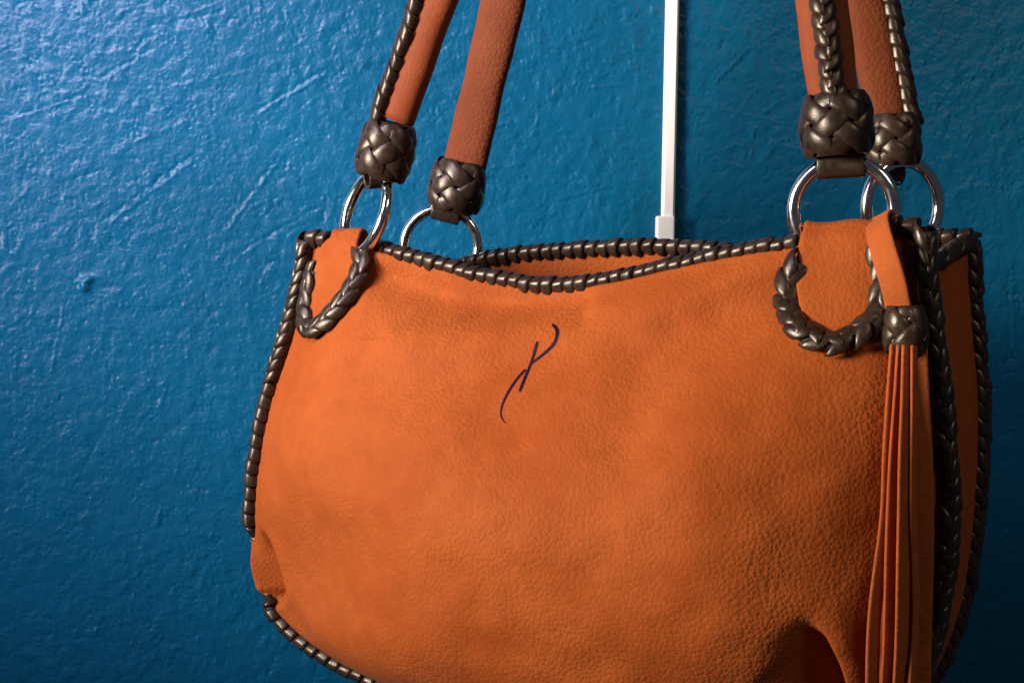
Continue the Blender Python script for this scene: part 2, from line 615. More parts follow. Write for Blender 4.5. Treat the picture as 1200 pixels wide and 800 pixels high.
def coons(cT, cB, cL, cR):
    ns, nt = len(cT), len(cL)
    s = np.linspace(0, 1, ns)[None, :, None]
    t = np.linspace(0, 1, nt)[:, None, None]
    S = (1 - t) * cT[None] + t * cB[None] + (1 - s) * cL[:, None] + s * cR[:, None]
    S -= (1 - s) * (1 - t) * cT[0] + s * (1 - t) * cT[-1] + (1 - s) * t * cB[0] + s * t * cB[-1]
    return S


FS = coons(cT, cB, cLf, cR)
ss = np.linspace(0, 1, NS)[None, :]
tt = np.linspace(0, 1, NT)[:, None]


def bulge(ss, tt, amp, top):
    x = 2 * ss - 1
    e = np.where(x > 0, 1 - np.abs(x) ** 3.5, 1 - np.abs(x) ** 2.3)
    g = np.where(tt < 0.55, top + (1 - top) * np.sin(np.clip(tt / 0.55, 0, 1) * math.pi / 2) ** 1.2, 1 - np.clip((tt - 0.55) / 0.45, 0, 1) ** 3.6)
    return amp * e * g


h = bulge(ss, tt, 0.086, 0.05)
PX = project(FS - h[..., None] * np.array([0, 1.0, 0]))
h *= 1 - 0.52 * np.exp(-((PX[..., 0] - 305) ** 2 + (PX[..., 1] - 685) ** 2) / 95 ** 2)   # the corner is drawn flat by its pleat
PX = project(FS - h[..., None] * np.array([0, 1.0, 0]))                 # where each face point lies in the photo, for the traced folds


def seg_dist(PXY, pts):
    best = np.full(PXY.shape[:2], 1e9)
    side = np.zeros(PXY.shape[:2])
    for (x0, y0), (x1, y1) in zip(pts[:-1], pts[1:]):
        dx, dy = x1 - x0, y1 - y0
        L2 = dx * dx + dy * dy
        u = np.clip(((PXY[..., 0] - x0) * dx + (PXY[..., 1] - y0) * dy) / L2, 0, 1)
        ex, ey = PXY[..., 0] - x0 - u * dx, PXY[..., 1] - y0 - u * dy
        d = np.hypot(ex, ey)
        sd = np.sign(ex * -dy + ey * dx)
        m = d < best
        best = np.where(m, d, best)
        side = np.where(m, sd, side)
    return best, side


def fold(pts, sig, amp, sig2=None):
    """soft ridge (or valley, amp < 0) along a traced line; sig on the right-hand side, sig2 on the other"""
    d, sd = seg_dist(PX, pts)
    s = np.where(sd > 0, sig, sig2 or sig)
    return amp * np.exp(-(d / s) ** 2)


h += fold([(470, 395), (560, 392), (640, 376), (740, 360), (850, 332), (935, 305)], 34, 0.0075, 20)
h += fold([(450, 330), (520, 352), (600, 362), (680, 360)], 20, -0.0070)
h += fold([(930, 330), (850, 375), (760, 440), (720, 520)], 44, -0.0075)
h += fold([(440, 310), (432, 360), (400, 430)], 26, 0.0040)
h += fold([(700, 640), (640, 560), (600, 520)], 60, -0.0030)
h += fold([(800, 560), (830, 640), (850, 720)], 55, 0.0030)
h += fold([(430, 560), (470, 650), (560, 740)], 60, -0.0022)
h += fold([(560, 760), (700, 790), (850, 800)], 40, -0.0020)
lump = filtered_noise(NT, NS, 0.0013, 0.03, 0.10, 21)
h += 0.0004 * lump * np.clip(np.minimum(np.minimum(ss, 1 - ss), np.minimum(tt, 1 - tt)) * 14, 0, 1)
edge = np.clip(np.minimum(ss, 1 - ss) * 30, 0, 1)
h = np.where((ss < 0.04) | (ss > .96), h * (0.4 + 0.6 * edge), h)


def pleat(pts, reach, depth, lip, lip_w, fade_in=.2, fade_out=.2, step=3.0):
    """the leather tucks under along a traced line: a steep drop on the left of it, a rounded lip on the right"""
    best = np.full(PX.shape[:2], 1e9)
    sd = np.zeros(PX.shape[:2])
    par = np.zeros(PX.shape[:2])
    C = catmull([(x, y, 0.) for x, y in pts], 40)[:, :2]
    for i in range(39):
        (x0, y0), (x1, y1) = C[i], C[i + 1]
        dx, dy = x1 - x0, y1 - y0
        u = ((PX[..., 0] - x0) * dx + (PX[..., 1] - y0) * dy) / (dx * dx + dy * dy)
        uc = np.clip(u, 0, 1)
        ex, ey = PX[..., 0] - x0 - uc * dx, PX[..., 1] - y0 - uc * dy
        d = np.hypot(ex, ey)
        m = d < best
        best = np.where(m, d, best)
        sd = np.where(m, np.sign(-ex * dy + ey * dx), sd)
        par = np.where(m, (i + uc) / 39, par)
    A = np.clip(par / fade_in, 0, 1) * np.clip((1 - par) / fade_out, 0, 1)
    A = A * A * (3 - 2 * A)
    sgd = best * sd                      # > 0: on the pit side
    pit = 1 / (1 + np.exp(-(sgd - step) / (step * .4))) * np.exp(-(np.maximum(sgd, 0) / reach) ** 1.8)
    lp = np.exp(-((sgd + lip_w * .6) / lip_w) ** 2)
    over = A * np.exp(-((sgd + 5) / 9) ** 2)
    return A * (-depth * pit + lip * lp), over


def corner_tuck(pts, h):
    """a V-shaped tuck beside the seam: its left flank turns towards the right, its right flank is the edge of the face"""
    best = np.full(PX.shape[:2], 1e9)
    sd, par = np.zeros(PX.shape[:2]), np.zeros(PX.shape[:2])
    C = catmull([(x, y, 0.) for x, y in pts], 40)[:, :2]
    for i in range(39):
        (x0, y0), (x1, y1) = C[i], C[i + 1]
        dx, dy = x1 - x0, y1 - y0
        uc = np.clip(((PX[..., 0] - x0) * dx + (PX[..., 1] - y0) * dy) / (dx * dx + dy * dy), 0, 1)
        ex, ey = PX[..., 0] - x0 - uc * dx, PX[..., 1] - y0 - uc * dy
        d = np.hypot(ex, ey)
        m = d < best
        best = np.where(m, d, best)
        sd = np.where(m, np.sign(-ex * dy + ey * dx), sd)
        par = np.where(m, (i + uc) / 39, par)
    A = np.clip(par / .35, 0, 1) * np.clip((1 - par) / .16, 0, 1)
    A = A * A * (3 - 2 * A)
    sg = best * sd
    side = 1 / (1 + np.exp(-(sg - 1.0) / 1.2))
    wt = A * side * np.exp(-(np.maximum(sg, 0) / 60) ** 4)
    return h * (1 - wt) + wt * (-0.0085 + 0.00056 * np.clip(sg, 0, 24)) + 0.0015 * A * np.exp(-((sg + 8) / 8) ** 2)


h = corner_tuck([(303, 612), (313, 632), (323, 656), (333, 689), (330, 702), (317, 716)], h)
dh, over_r = pleat([(944, 708), (956, 724), (973, 747), (988, 777), (1000, 815), (1006, 850)], 68, 0.023, 0.005, 22, .45, .1, 9.0)
h += dh
FRONT = FS.copy()
FRONT[..., 1] -= h
FRONT[..., 0] -= 0.002 * over_r
front = fast_grid('front_panel', FRONT, M_LEATHER, BAG)
sol = front.modifiers.new('thickness', 'SOLIDIFY')
sol.thickness = 0.0016
sol.offset = -1

idx = np.arange(NS * NT).reshape(NT, NS)
quads = np.stack([idx[:-1, :-1], idx[1:, :-1], idx[1:, 1:], idx[:-1, 1:]], -1).reshape(-1, 4)
TREE = BVHTree.FromPolygons([Vector(v) for v in FRONT.reshape(-1, 3)], [tuple(int(i) for i in q) for q in quads])


def on_face(px, py, off=0.0):
    """the point of the leather face seen there, raised by off; None if the ray misses"""
    d = dir_local(ray(px, py))
    hit = TREE.ray_cast(Vector(CAM_L), Vector(d).normalized())
    if hit[0] is None:
        q = loc(px, py, 0.0)
        hit = TREE.find_nearest(Vector(q))
    n = np.array(hit[1])
    if n[1] > 0:
        n = -n
    return np.array(hit[0]) + n * off, n


# back panel: same cut, set back by the depth of the bag
right_b_px = [(1139, 281), (1139, 330), (1144, 400), (1149, 470), (1147, 550), (1140, 630), (1126, 710), (1100, 778), (1075, 812)]
top_b_px = [(470, 318), (520, 318), (560, 309), (600, 301), (660, 296), (730, 292), (790, 292), (840, 296), (900, 300), (980, 297), (1050, 288), (1100, 282), (1139, 281)]
cRb = curve_L(right_b_px, 80, TB)
cTb = curve_L(top_b_px, 120, TB)
cLb = resample(cLf, 80) + np.array([0.0, TB, 0])
cLb = cLb + (cTb[0] - cLb[0]) * np.linspace(1, 0, 80)[:, None]
cBb = resample(cB, 120) + np.array([0.0, TB, 0])
wts = np.linspace(0, 1, 120)[:, None]
cBb = cBb + (cLb[-1] - cBb[0]) * (1 - wts) + (cRb[-1] - cBb[-1]) * wts
BS = coons(cTb, cBb, cLb, cRb)
s2, t2 = np.linspace(0, 1, 120)[None], np.linspace(0, 1, 80)[:, None]
hb = bulge(s2, t2, 0.03, 0.05)
BACK = BS.copy()
BACK[..., 1] += hb
bk = fast_grid('back_panel', BACK, M_LEATHER, BAG, flip=True)
sol = bk.modifiers.new('thickness', 'SOLIDIFY')
sol.thickness = 0.0016
sol.offset = -1

# gusset: one strip from the right corner down, along the bottom and up the left side, tucked inwards near the top
fr = np.vstack([resample(cR, 70), resample(cB, 90)[::-1][1:], resample(cLf, 70)[::-1][1:]])
br = np.vstack([resample(cRb, 70), resample(cBb, 90)[::-1][1:], resample(cLb, 70)[::-1][1:]])
ng = len(fr)
cols = 25
G = np.zeros((ng, cols, 3))
cen = np.array([0, TB / 2, fr[:, 2].mean()])
for i in range(ng):
    f = i / (ng - 1)
    tuck = 0.010 * max(0.0, 1 - min(f, 1 - f) / 0.24) ** 0.7 + 0.002
    if 0.3 < f < 0.7:
        tuck = -0.004
    inward = nrm(np.array([-(fr[i, 0]), 0, 0])) if (f < .34 or f > .66) else np.array([0, 0, 1.0])
    for j in range(cols):
        v = j / (cols - 1)
        prof = math.sin(math.pi * v) ** 1.3
        drop = 0.014 * max(0.0, 1 - min(f, 1 - f) / 0.10) * prof
        G[i, j] = fr[i] * (1 - v) + br[i] * v + inward * tuck * prof - np.array([0, 0, drop])
gus = fast_grid('side_gusset', G, M_LEATHER, BAG, flip=False)
sol = gus.modifiers.new('thickness', 'SOLIDIFY')
sol.thickness = 0.0016
sol.offset = 0


# ------------------------------------------------------------------ lacing
def chevron_mesh(Rt, L, W, name):
    """a V of two lace strips lapping over the crest of an edge roll.
    local x runs along the edge, z points out, y across"""
    V, Fc = [], []
    for sg in (-1, 1):
        base = len(V)
        np_, nq = 9, 7
        for i in range(np_):
            p = i / (np_ - 1)
            phi = sg * (R(-26) + p * R(140))
            for j in range(nq):
                q = (-1, -.88, -.5, 0, .5, .88, 1)[j]
                taper = math.sin(math.pi * min(1, max(0, 0.14 + 0.78 * p))) ** 0.5
                x = L * (0.42 - 0.95 * p) + q * W * 0.60 * taper + (0.25 * L if sg > 0 else -0.25 * L)
                lift = 0.20 * (1 - abs(q) ** 7) + 0.085 * q + 0.09 * math.cos((p - .15) * 2.4)
                tuck = max(0, (.12 - p) / .12) * .30 + max(0, p - .8) / .2 * .35
                r_ = Rt * (0.80 + lift - tuck)
                V.append((x, r_ * math.sin(phi), r_ * math.cos(phi)))
        Fc += grid_faces(np_, nq, False, base)
    me = bpy.data.meshes.new(name)
    me.from_pydata(V, [], Fc)
    me.polygons.foreach_set('use_smooth', [True] * len(me.polygons))
    me.update()
    me.materials.append(M_LACE)
    return me


def bead_mesh(Rt, W, name, skew=0.5, tall=1.0, sq=2.6):
    """one whip stitch: a slanting lace barrel round the edge"""
    V = []
    nr, nc = 7, 16
    for i in range(nr):
        x = (-.5, -.44, -.25, 0, .25, .44, .5)[i]
        rr = Rt * ((0.80, 0.95, 1.0, 1.02, 1.03, 1.0, 0.80)[i] + 0.10 * x)
        for k in range(nc):
            a = 2 * math.pi * k / nc
            c, sn = math.cos(a), math.sin(a)
            e = 2 / sq
            y, z = rr * math.copysign(abs(sn) ** e, sn), rr * math.copysign(abs(c) ** e, c) * tall
            nar = 1.0 - 0.50 * min(1, max(0, 0.15 - c) / 0.8)          # each strip narrows to where it enters its hole
            V.append((W * (1.02 * x * nar + skew * sn * 0.30), y, z))
    Fc = grid_faces(nr, nc, True)
    Fc += [tuple(range(nc))[::-1], tuple((nr - 1) * nc + k for k in range(nc))]
    me = bpy.data.meshes.new(name)
    me.from_pydata(V, [], Fc)
    me.polygons.foreach_set('use_smooth', [True] * len(me.polygons))
    me.update()
    me.materials.append(M_LACE)
    return me


ME_SEAM = chevron_mesh(0.0058, 0.0100, 0.0080, 'lace_stitch_seam')
ME_TAB = chevron_mesh(0.0065, 0.0116, 0.0090, 'lace_stitch_tab')
ME_HAND = chevron_mesh(0.0066, 0.0092, 0.0070, 'lace_stitch_handle')
ME_ROPE = bead_mesh(0.0054, 0.0092, 'lace_stitch_rope', 1.2, 0.95)
ME_TOP = bead_mesh(0.0043, 0.0076, 'lace_stitch_top', 0.55, 1.3, 2.8)
ME_BEAD = bead_mesh(0.0052, 0.0094, 'lace_stitch_bead', 0.7, 1.0, 2.4)


def frame_matrix(p, t, n):
    t = nrm(t)
    n = nrm(n - t * np.dot(n, t))
    y = np.cross(n, t)
    return Matrix(((t[0], y[0], n[0], p[0]), (t[1], y[1], n[1], p[1]), (t[2], y[2], n[2], p[2]), (0, 0, 0, 1)))


def lay_stitches(P, N, pitch, me, parent, jit=0.05, start=0.0, seen=None, flat=1.0):
    """stitches along P with outward normal N per point. Those nobody sees are joined into one piece."""
    P = np.asarray(P, float)
    N = np.broadcast_to(N, P.shape)
    L = arc_len(P)
    n = max(2, int(round(L / pitch)))
    d = np.r_[0, np.cumsum(np.linalg.norm(np.diff(P, axis=0), axis=1))]
    T = tangents(P)
    hv, hf = [], []
    for i in range(n):
        at = (i + 0.5) / n * L
        p = np.array([np.interp(at, d, P[:, k]) for k in range(3)])
        t = np.array([np.interp(at, d, T[:, k]) for k in range(3)])
        nn = np.array([np.interp(at, d, N[:, k]) for k in range(3)])
        M = frame_matrix(p + rng.normal(0, .0002, 3), t + rng.normal(0, jit, 3), nn + rng.normal(0, jit * 1.6, 3))
        M = M @ Matrix.Diagonal((rng.uniform(.95, 1.06), rng.uniform(.93, 1.07) * (1.06 if flat < 1 else 1.0), rng.uniform(.92, 1.08) * flat, 1))
        q = project(p)
        if (-15 < q[0] < 1215 and -15 < q[1] < 815) and (seen is None or seen(i, n, q)):
            o = bpy.data.objects.new('lace_stitch', me)
            COL.objects.link(o)
            o.parent = parent
            o.matrix_local = M
        else:
            base = len(hv)
            hv += [tuple(M @ v.co) for v in me.vertices]
            hf += [tuple(base + k for k in f.vertices) for f in me.polygons]
    if hv:
        o = mesh_obj('lace_stitch', hv, hf, M_LACE, parent)
        o['kind'] = 'stuff'


def lacing(P, N, core, pitch, me, name='edge_lacing', seen=None, jit=0.05):
    c = sweep(name, P, N, core, core, M_CORE, BAG, 10)
    lay_stitches(P, N, pitch, me, c, jit, 0, seen)
    return c


never = lambda i, n, q: False
# front seam: left side and bottom (beads seen from the side), then the right side (full braid facing us)
sideL = np.array([-0.75, -0.65, 0.0])
Pl = resample(cLf, 90) + np.array([0, -0.001, 0])
lacing(Pl[:34], sideL, 0.0050, 0.0084, ME_SEAM)
ply = project(Pl)[:, 1]
i_a, i_b = int(np.searchsorted(ply, 616)), int(np.searchsorted(ply, 709))      # between these the leather folds over its seam
Pl2 = Pl[33:i_a].copy()
lacing(Pl2, sideL, 0.0036, 0.0088, ME_BEAD)
Pm = Pl[i_a - 1:i_b + 1].copy()
Pm += np.outer(np.sin(np.linspace(0, 1, len(Pm)) * math.pi) ** .6, [.0030, .0085, 0])
lacing(Pm, sideL, 0.0030, 0.0088, ME_BEAD)
Pl3 = np.vstack([Pl[i_b:], resample(cB, 120)[1:60] + np.array([0, -.001, -.001])])
nb = np.stack([np.interp(np.linspace(0, 1, len(Pl3)), [0, .3, 1], [-.6, -.35, 0]), np.full(len(Pl3), -.6), np.interp(np.linspace(0, 1, len(Pl3)), [0, .3, 1], [-.2, -.55, -.7])], -1)
lacing(Pl3, nb, 0.0036, 0.0088, ME_BEAD)
Pb = resample(cB, 120)[59:] + np.array([0, -.001, -.001])
lacing(Pb, np.array([0, -.6, -.7]), 0.0036, 0.0088, ME_BEAD, seen=never)
Pr = resample(cR, 90) + np.array([0.001, -0.002, 0])
lacing(Pr, np.array([0.30, -0.95, 0.0]), 0.0051, 0.0092, ME_SEAM)
# front top edge
Pt = resample(cT, 200)
Pt[:, 2] += .001
nT = np.array([0, -0.45, 0.9])
qx = project(Pt)[:, 0]
for (x0, x1) in ((362, 388), (430, 940), (1034, 1080)):
    lacing(Pt[(qx > x0) & (qx < x1)], nT, 0.0030, 0.0071, ME_TOP)
# back seam and back top edge
Prb = resample(cRb, 90)
lacing(Prb, np.array([0.75, -0.6, 0.0]), 0.0048, 0.0092, ME_SEAM)
Ptb = resample(cTb, 160)
Ptb[:, 2] += .001
lacing(Ptb, nT, 0.0034, 0.0078, ME_TOP, seen=lambda i, n, q: 556 < q[0] < 870 or q[0] > 1095)
lacing(resample(cLb, 90), np.array([-.7, .6, 0]), 0.0042, 0.0092, ME_SEAM, seen=never)
lacing(resample(cBb, 90), np.array([0, .6, -.7]), 0.0042, 0.0092, ME_SEAM, seen=never)
# laced top hems of the gusset
lacing(G[1, :, :] + np.array([0, 0, .002]), np.array([0.3, -0.3, 0.9]), 0.0042, 0.0085, ME_SEAM)
lacing(G[-2, :, :], np.array([0, 0, 1.0]), 0.0040, 0.0085, ME_SEAM, seen=never)


# ------------------------------------------------------------------ handle tabs, rings, knots, straps
def patch_tab(name, rows, b_ring):
    """leather tab lying on the face: rows of (left px, right px, y), top row first; it folds back over the ring at its top"""
    nr = len(rows)
    nc = 15
    V = []
    first = None
    for i, (xl, xr, y, off) in enumerate(rows):
        for j in range(nc):
            f = j / (nc - 1)
            x = xl + (xr - xl) * f
            p, n = on_face(x, max(y, 0), off)
            V.append(p)
    V = np.array(V).reshape(nr, nc, 3)
    return V


def build_tab(outline, top_y, top_l, top_r, lace_pts, fold_b, top_wave=2.0):
    """outline: list of (left x, right x, y) going down; loops back behind the ring"""
    nc = 19
    V = []
    # back layer, fold, front layer
    lay = []
    y0 = top_y
    for (xl, xr, y) in outline:
        row = []
        for j in range(nc):
            f = j / (nc - 1)
            x = xl + (xr - xl) * f
            p, n = on_face(x, y, 0.0022 + 0.0022 * max(0, (330 - y) / 40))
            row.append(p)
        lay.append(np.array(row))
    A = lay[0]
    rise = []
    topc = np.array([loc(top_l + (top_r - top_l) * j / (nc - 1), top_y + top_wave * math.sin(j * .37), -0.004) for j in range(nc)])
    for k in (1.0, 0.8, 0.6, 0.4, 0.2):
        r_ = A * k + topc * (1 - k)
        r_ = r_ + np.array([0, -0.0035 * math.sin(math.pi * k) ** 2, 0])
        rise.append(r_)
    rise = rise[1:]
    over = []
    for a in (0, 45, 90, 135, 180):
        rr = 0.005
        over.append(topc + np.array([0, rr - rr * math.cos(R(a)), rr * math.sin(R(a)) - rr * 0.0]))
    back = [over[-1] + np.array([0, 0.001 * k, -0.008 * k]) for k in (1, 2, 3, 4)]
    rowsV = back[::-1] + over[::-1] + rise[::-1] + lay
    V = np.array(rowsV)
    for _ in range(10):
        V[10:-2] = V[10:-2] * .5 + (V[9:-3] + V[11:-1]) * .25
    t = fast_grid('handle_tab', V, M_LEATHER, BAG)
    s = t.modifiers.new('thickness', 'SOLIDIFY')
    s.thickness = 0.0018
    s.offset = 0
    pts, ns = [], []
    for (x, y) in lace_pts:
        p, n = on_face(x, y, 0.0030)
        pts.append(p)
        ns.append(n)
    Pc = catmull(pts, 80)
    Nc = catmull(ns, 80)
    c = sweep('tab_lacing', Pc, Nc, 0.0048, 0.0032, M_CORE, BAG, 10)
    lay_stitches(Pc, Nc, 0.0102, ME_TAB, c, 0.05, flat=0.72)


# right tab
build_tab([(938, 1031, 290), (930, 1034, 315), (926, 1035, 345), (928, 1034, 370), (936, 1027, 388), (950, 1014, 399), (970, 995, 405)],
          272, 941, 1027,
          [(939, 309), (928, 328), (924, 352), (929, 376), (944, 394), (966, 404), (988, 402), (1010, 391), (1026, 373), (1033, 350), (1034, 322), (1030, 295)], 0)
# left tab
build_tab([(374, 424, 296), (368, 423, 316), (364, 419, 335), (362, 408, 355), (362, 396, 370), (365, 385, 381), (370, 378, 388)],
          279, 388, 421,
          [(425, 296), (427, 312), (420, 332), (410, 350), (397, 367), (380, 383), (367, 386), (363, 366), (367, 340), (372, 318)], 0, 1.0)


def on_plane(px, py, b):
    return loc(px, py, b)


def ring(cx, cy, b, yaw, lean, Rm=0.0250, rm=0.0035, axes=None):
    """steel ring: yaw turns it about the upright, lean tips it sideways"""
    c = loc(cx, cy, b)
    V = []
    nu, nv = 64, 14
    for i in range(nu):
        a = 2 * math.pi * i / nu
        for j in range(nv):
            p = 2 * math.pi * j / nv
            V.append(((Rm + rm * math.cos(p)) * math.cos(a), rm * math.sin(p), (Rm + rm * math.cos(p)) * math.sin(a)))
    Fc = []
    for i in range(nu):
        for j in range(nv):
            Fc.append((i * nv + j, ((i + 1) % nu) * nv + j, ((i + 1) % nu) * nv + (j + 1) % nv, i * nv + (j + 1) % nv))
    o = mesh_obj('ring', V, Fc, M_CHROME, BAG)
    o.location = tuple(c)
    o.rotation_euler = (0, R(lean), R(yaw))
    if axes:
        A = nrm(axes[0])
        C = nrm(axes[1] - A * np.dot(axes[1], A))
        N = np.cross(A, C)
        o.rotation_euler = Matrix(((C[0], N[0], A[0]), (C[1], N[1], A[1]), (C[2], N[2], A[2]))).to_euler()
    return o


ring(988, 246, 0.004, 8, 0)
RC = loc(428, 250, 0.004)
V_ = nrm(CAM_L - RC)
RT_ = dir_local(RGT)
ring(428, 250, 0.004, 0, 0, axes=(ZV + .36 * RT_, .47 * RT_ + .88 * V_))
ring(517, 289, TB, 24, 4)
ring(1058, 242, TB - .012, 50, 0)


def braided_knot(base, top, Ra, Rb, nrm_dir, p=4, q=5, wk=0.98, phase=0.0, name='braided_knot', parent=None):
    """woven collar of flat lace round the strap end; base/top in the bag frame"""
    base, top = np.asarray(base, float), np.asarray(top, float)
    ax = top - base
    H = np.linalg.norm(ax)
    ax = ax / H
    n = nrm(nrm_dir - ax * np.dot(nrm_dir, ax))
    x = np.cross(n, ax)
    mid = (base + top) / 2

    def prof(z):
        k = 2 * z / H
        return 1.0 - 0.17 * abs(k) ** 2.6 + 0.05 * (-k) * 0.6

    def surf(th, z, dr):
        f = prof(z)
        return mid + ax * z + x * (Ra * f + dr) * math.cos(th) + n * (Rb * f + dr) * math.sin(th)
    # core
    nz, nt = 9, 28
    V = []
    for i in range(nz):
        z = (-0.5 + i / (nz - 1)) * H * 0.97
        for k in range(nt):
            V.append(surf(2 * math.pi * k / nt, z, -0.0022))
    Fc = grid_faces(nz, nt, True)
    Fc.append(tuple(range(nt)))
    Fc.append(tuple((nz - 1) * nt + k for k in range(nt))[::-1])
    core = mesh_obj(name, V, Fc, M_CORE, parent or BAG)
    # strand
    ts = sorted({round((math.pi * m / q + math.pi * k / p) % (2 * math.pi), 9) for m in range(2 * q) for k in range(1, p)})
    ts = [t for i, t in enumerate(ts) if i == 0 or t - ts[i - 1] > 1e-6]
    sg = [(-1) ** i for i in range(len(ts))]
    ta = np.array([ts[-1] - 2 * math.pi] + ts + [ts[0] + 2 * math.pi])
    sa = np.array([sg[-1]] + sg + [sg[0]], float)
    n_s = 72 * q
    width = H / p * 1.30 * wk

    def wave(t):
        i = np.searchsorted(ta, t) - 1
        i = min(max(i, 0), len(ta) - 2)
        f = (t - ta[i]) / (ta[i + 1] - ta[i])
        f = 0.5 - 0.5 * math.cos(math.pi * f)
        return sa[i] + (sa[i + 1] - sa[i]) * f
    hz = H * 0.40

    def cpos(t):
        z = hz * math.asin(0.985 * math.cos(q * t)) / math.asin(0.985)
        return p * t + phase, z
    V = []
    nq = 7
    for i in range(n_s):
        t = 2 * math.pi * i / n_s
        th, z = cpos(t)
        th1, z1 = cpos(t + 1e-3)
        th0, z0 = cpos(t - 1e-3)
        P0 = surf(th, z, 0)
        T = nrm(surf(th1, z1, 0) - surf(th0, z0, 0))
        e = 1e-3
        Nn = nrm(np.cross(surf(th + e, z, 0) - P0, surf(th, z + e * .01, 0) - P0))
        if Nn.dot(P0 - mid - ax * z) < 0:
            Nn = -Nn
        B = np.cross(Nn, T)
        dr = 0.0008 * wave(t)
        for j in range(nq):
            v = (-1, -.93, -.5, 0, .5, .93, 1)[j]
            off = v * width * 0.5
            c = P0 + B * off
            # follow the barrel: push back to its surface
            zz = (c - mid).dot(ax)
            zz = max(-H / 2, min(H / 2, zz))
            dx, dn = (c - mid).dot(x), (c - mid).dot(n)
            th_c = math.atan2(dn / Rb, dx / Ra)
            dome = 0.0009 * (1 - abs(v) ** 9)
            V.append(surf(th_c, zz, dr + dome))
    Fc = []
    for i in range(n_s):
        i2 = (i + 1) % n_s
        for j in range(nq - 1):
            Fc.append((i * nq + j, i * nq + j + 1, i2 * nq + j + 1, i2 * nq + j))
    mesh_obj('lace_strand', V, Fc, M_LACE, core)
    return core


toward = np.array([0.0, -1.0, 0.0])
K_FR = (loc(982, 184, 0.0), loc(978, 109, 0.0))
K_FL = (loc(445, 209, 0.004), loc(460, 143, 0.004))
K_BL = (loc(530, 247, TB), loc(541, 188, TB))
K_BR = (loc(1046, 196, TB - .012), loc(1044, 134, TB - .012))
braided_knot(*K_FR, 0.0175, 0.0150, toward, phase=0.35)
braided_knot(*K_FL, 0.0165, 0.0150, toward, phase=0.9)
braided_knot(*K_BL, 0.0187, 0.0150, toward, phase=0.1)
braided_knot(*K_BR, 0.0150, 0.0140, toward, phase=1.3)


def ring_loop(c_top, wid, direction, R0=0.0050, drop=0.010):
    """flat brown leather loop from the knot round the top of the ring: direction = the ring bar's direction there"""
    c = np.asarray(c_top, float)
    d = nrm(direction)
    up = nrm(ZV - d * ZV.dot(d))
    f = np.cross(d, up)
    pr = []
    for k in range(13):
        a = R(-10 + 200 * k / 12)
        pr.append((math.cos(a) * R0, -math.sin(a) * R0))
    pr = [(R0 * .9, drop)] + pr + [(-R0 * .9, drop)]
    V = []
    for j in range(7):
        v = -1 + 2 * j / 6
        for (a, zz) in pr:
            V.append(c + d * (v * wid / 2) + f * a + up * zz)
    o = mesh_obj('ring_loop', V, grid_faces(7, len(pr)), M_LACE, BAG)
    s = o.modifiers.new('thickness', 'SOLIDIFY')
    s.thickness = 0.0022
    s.offset = 0
    b = o.modifiers.new('edge', 'BEVEL')
    b.width = 0.0006
    b.segments = 2
    return o


ring_loop(loc(986, 195, 0.004), 0.0235, [1, .14, 0.04])
ring_loop(loc(443, 209, 0.004), 0.015, [.55, .8, .1])
ring_loop(loc(523, 250, TB), 0.019, [.9, .4, -.25])
ring_loop(loc(1040, 205, TB - .012), 0.016, [.64, .77, 0])


def handle(name, start, end, s_dir, e_dir, peak, wa, wb, thick, nA, nB, lace_side, mat, power=2.4, crease=0.0):
    """one carrying strap from the left knot over the top to the right knot; N turns from nA to nB along the way"""
    p0, p3 = np.asarray(start), np.asarray(end)
    pk = np.asarray(peak, float)
    s_dir, e_dir = np.asarray(s_dir), np.asarray(e_dir)
    pts = [p0, p0 + s_dir * .12, p0 + s_dir * .20, pk * .35 + (p0 + s_dir * .30) * .65 + np.array([0, 0, .02]), pk,
           pk * .35 + (p3 + e_dir * .30) * .65 + np.array([0, 0, .02]), p3 + e_dir * .20, p3 + e_dir * .12, p3]
    P = catmull(pts, 150)
    f = np.linspace(0, 1, 150)
    k = np.clip((f - .33) / .34, 0, 1)
    k = k * k * (3 - 2 * k)
    N = (1 - k[:, None]) * np.asarray(nA, float) + k[:, None] * np.asarray(nB, float)
    a = (wa * (1 - k) + wb * k) * (1 + .025 * np.sin(f * 61) + .015 * np.sin(f * 137 + 1))
    return P, N, a, sweep(name, P, N, a, thick, mat, BAG, 24, power)


def up_dir(pa, pb, b):
    return nrm(loc(*pb, b) - loc(*pa, b))


zpk = loc(700, 0, 0)[2] + .17
# front strap
sd = up_dir((466, 128), (512, 0), .004)
ed = up_dir((976, 105), (963, 0), 0)
PF, NF, aF, hF = handle('front_handle', loc(463, 140, .004), loc(977, 118, 0), sd, ed, (.02, .035, zpk), .0118, .0128, .0078, (.1, -1, 0), (.1, -1, 0), None, M_STRAP)
# back strap
sd = up_dir((546, 190), (591, 0), TB)
ed = up_dir((1040, 135), (1014, 0), TB - .012)
PB, NB, aB, hB = handle('back_handle', loc(543, 200, TB), loc(1041, 142, TB - .012), sd, ed, (.02, .065, zpk), .0146, .0115, .0068, (.15, -1, 0), (.35, -1, 0), None, M_STRAP_SHADED)


def handle_lacing(P, i0, i1, offset, me, pitch, n_dir, core=0.0034):
    Q = P[i0:i1]
    nn = np.broadcast_to(np.asarray(n_dir, float), Q.shape)
    Q2 = Q + np.asarray(offset, float)
    c = sweep('handle_lacing', Q2, nn, core, core, M_CORE, BAG, 8)
    lay_stitches(Q2, nn, pitch, me, c, 0.05)


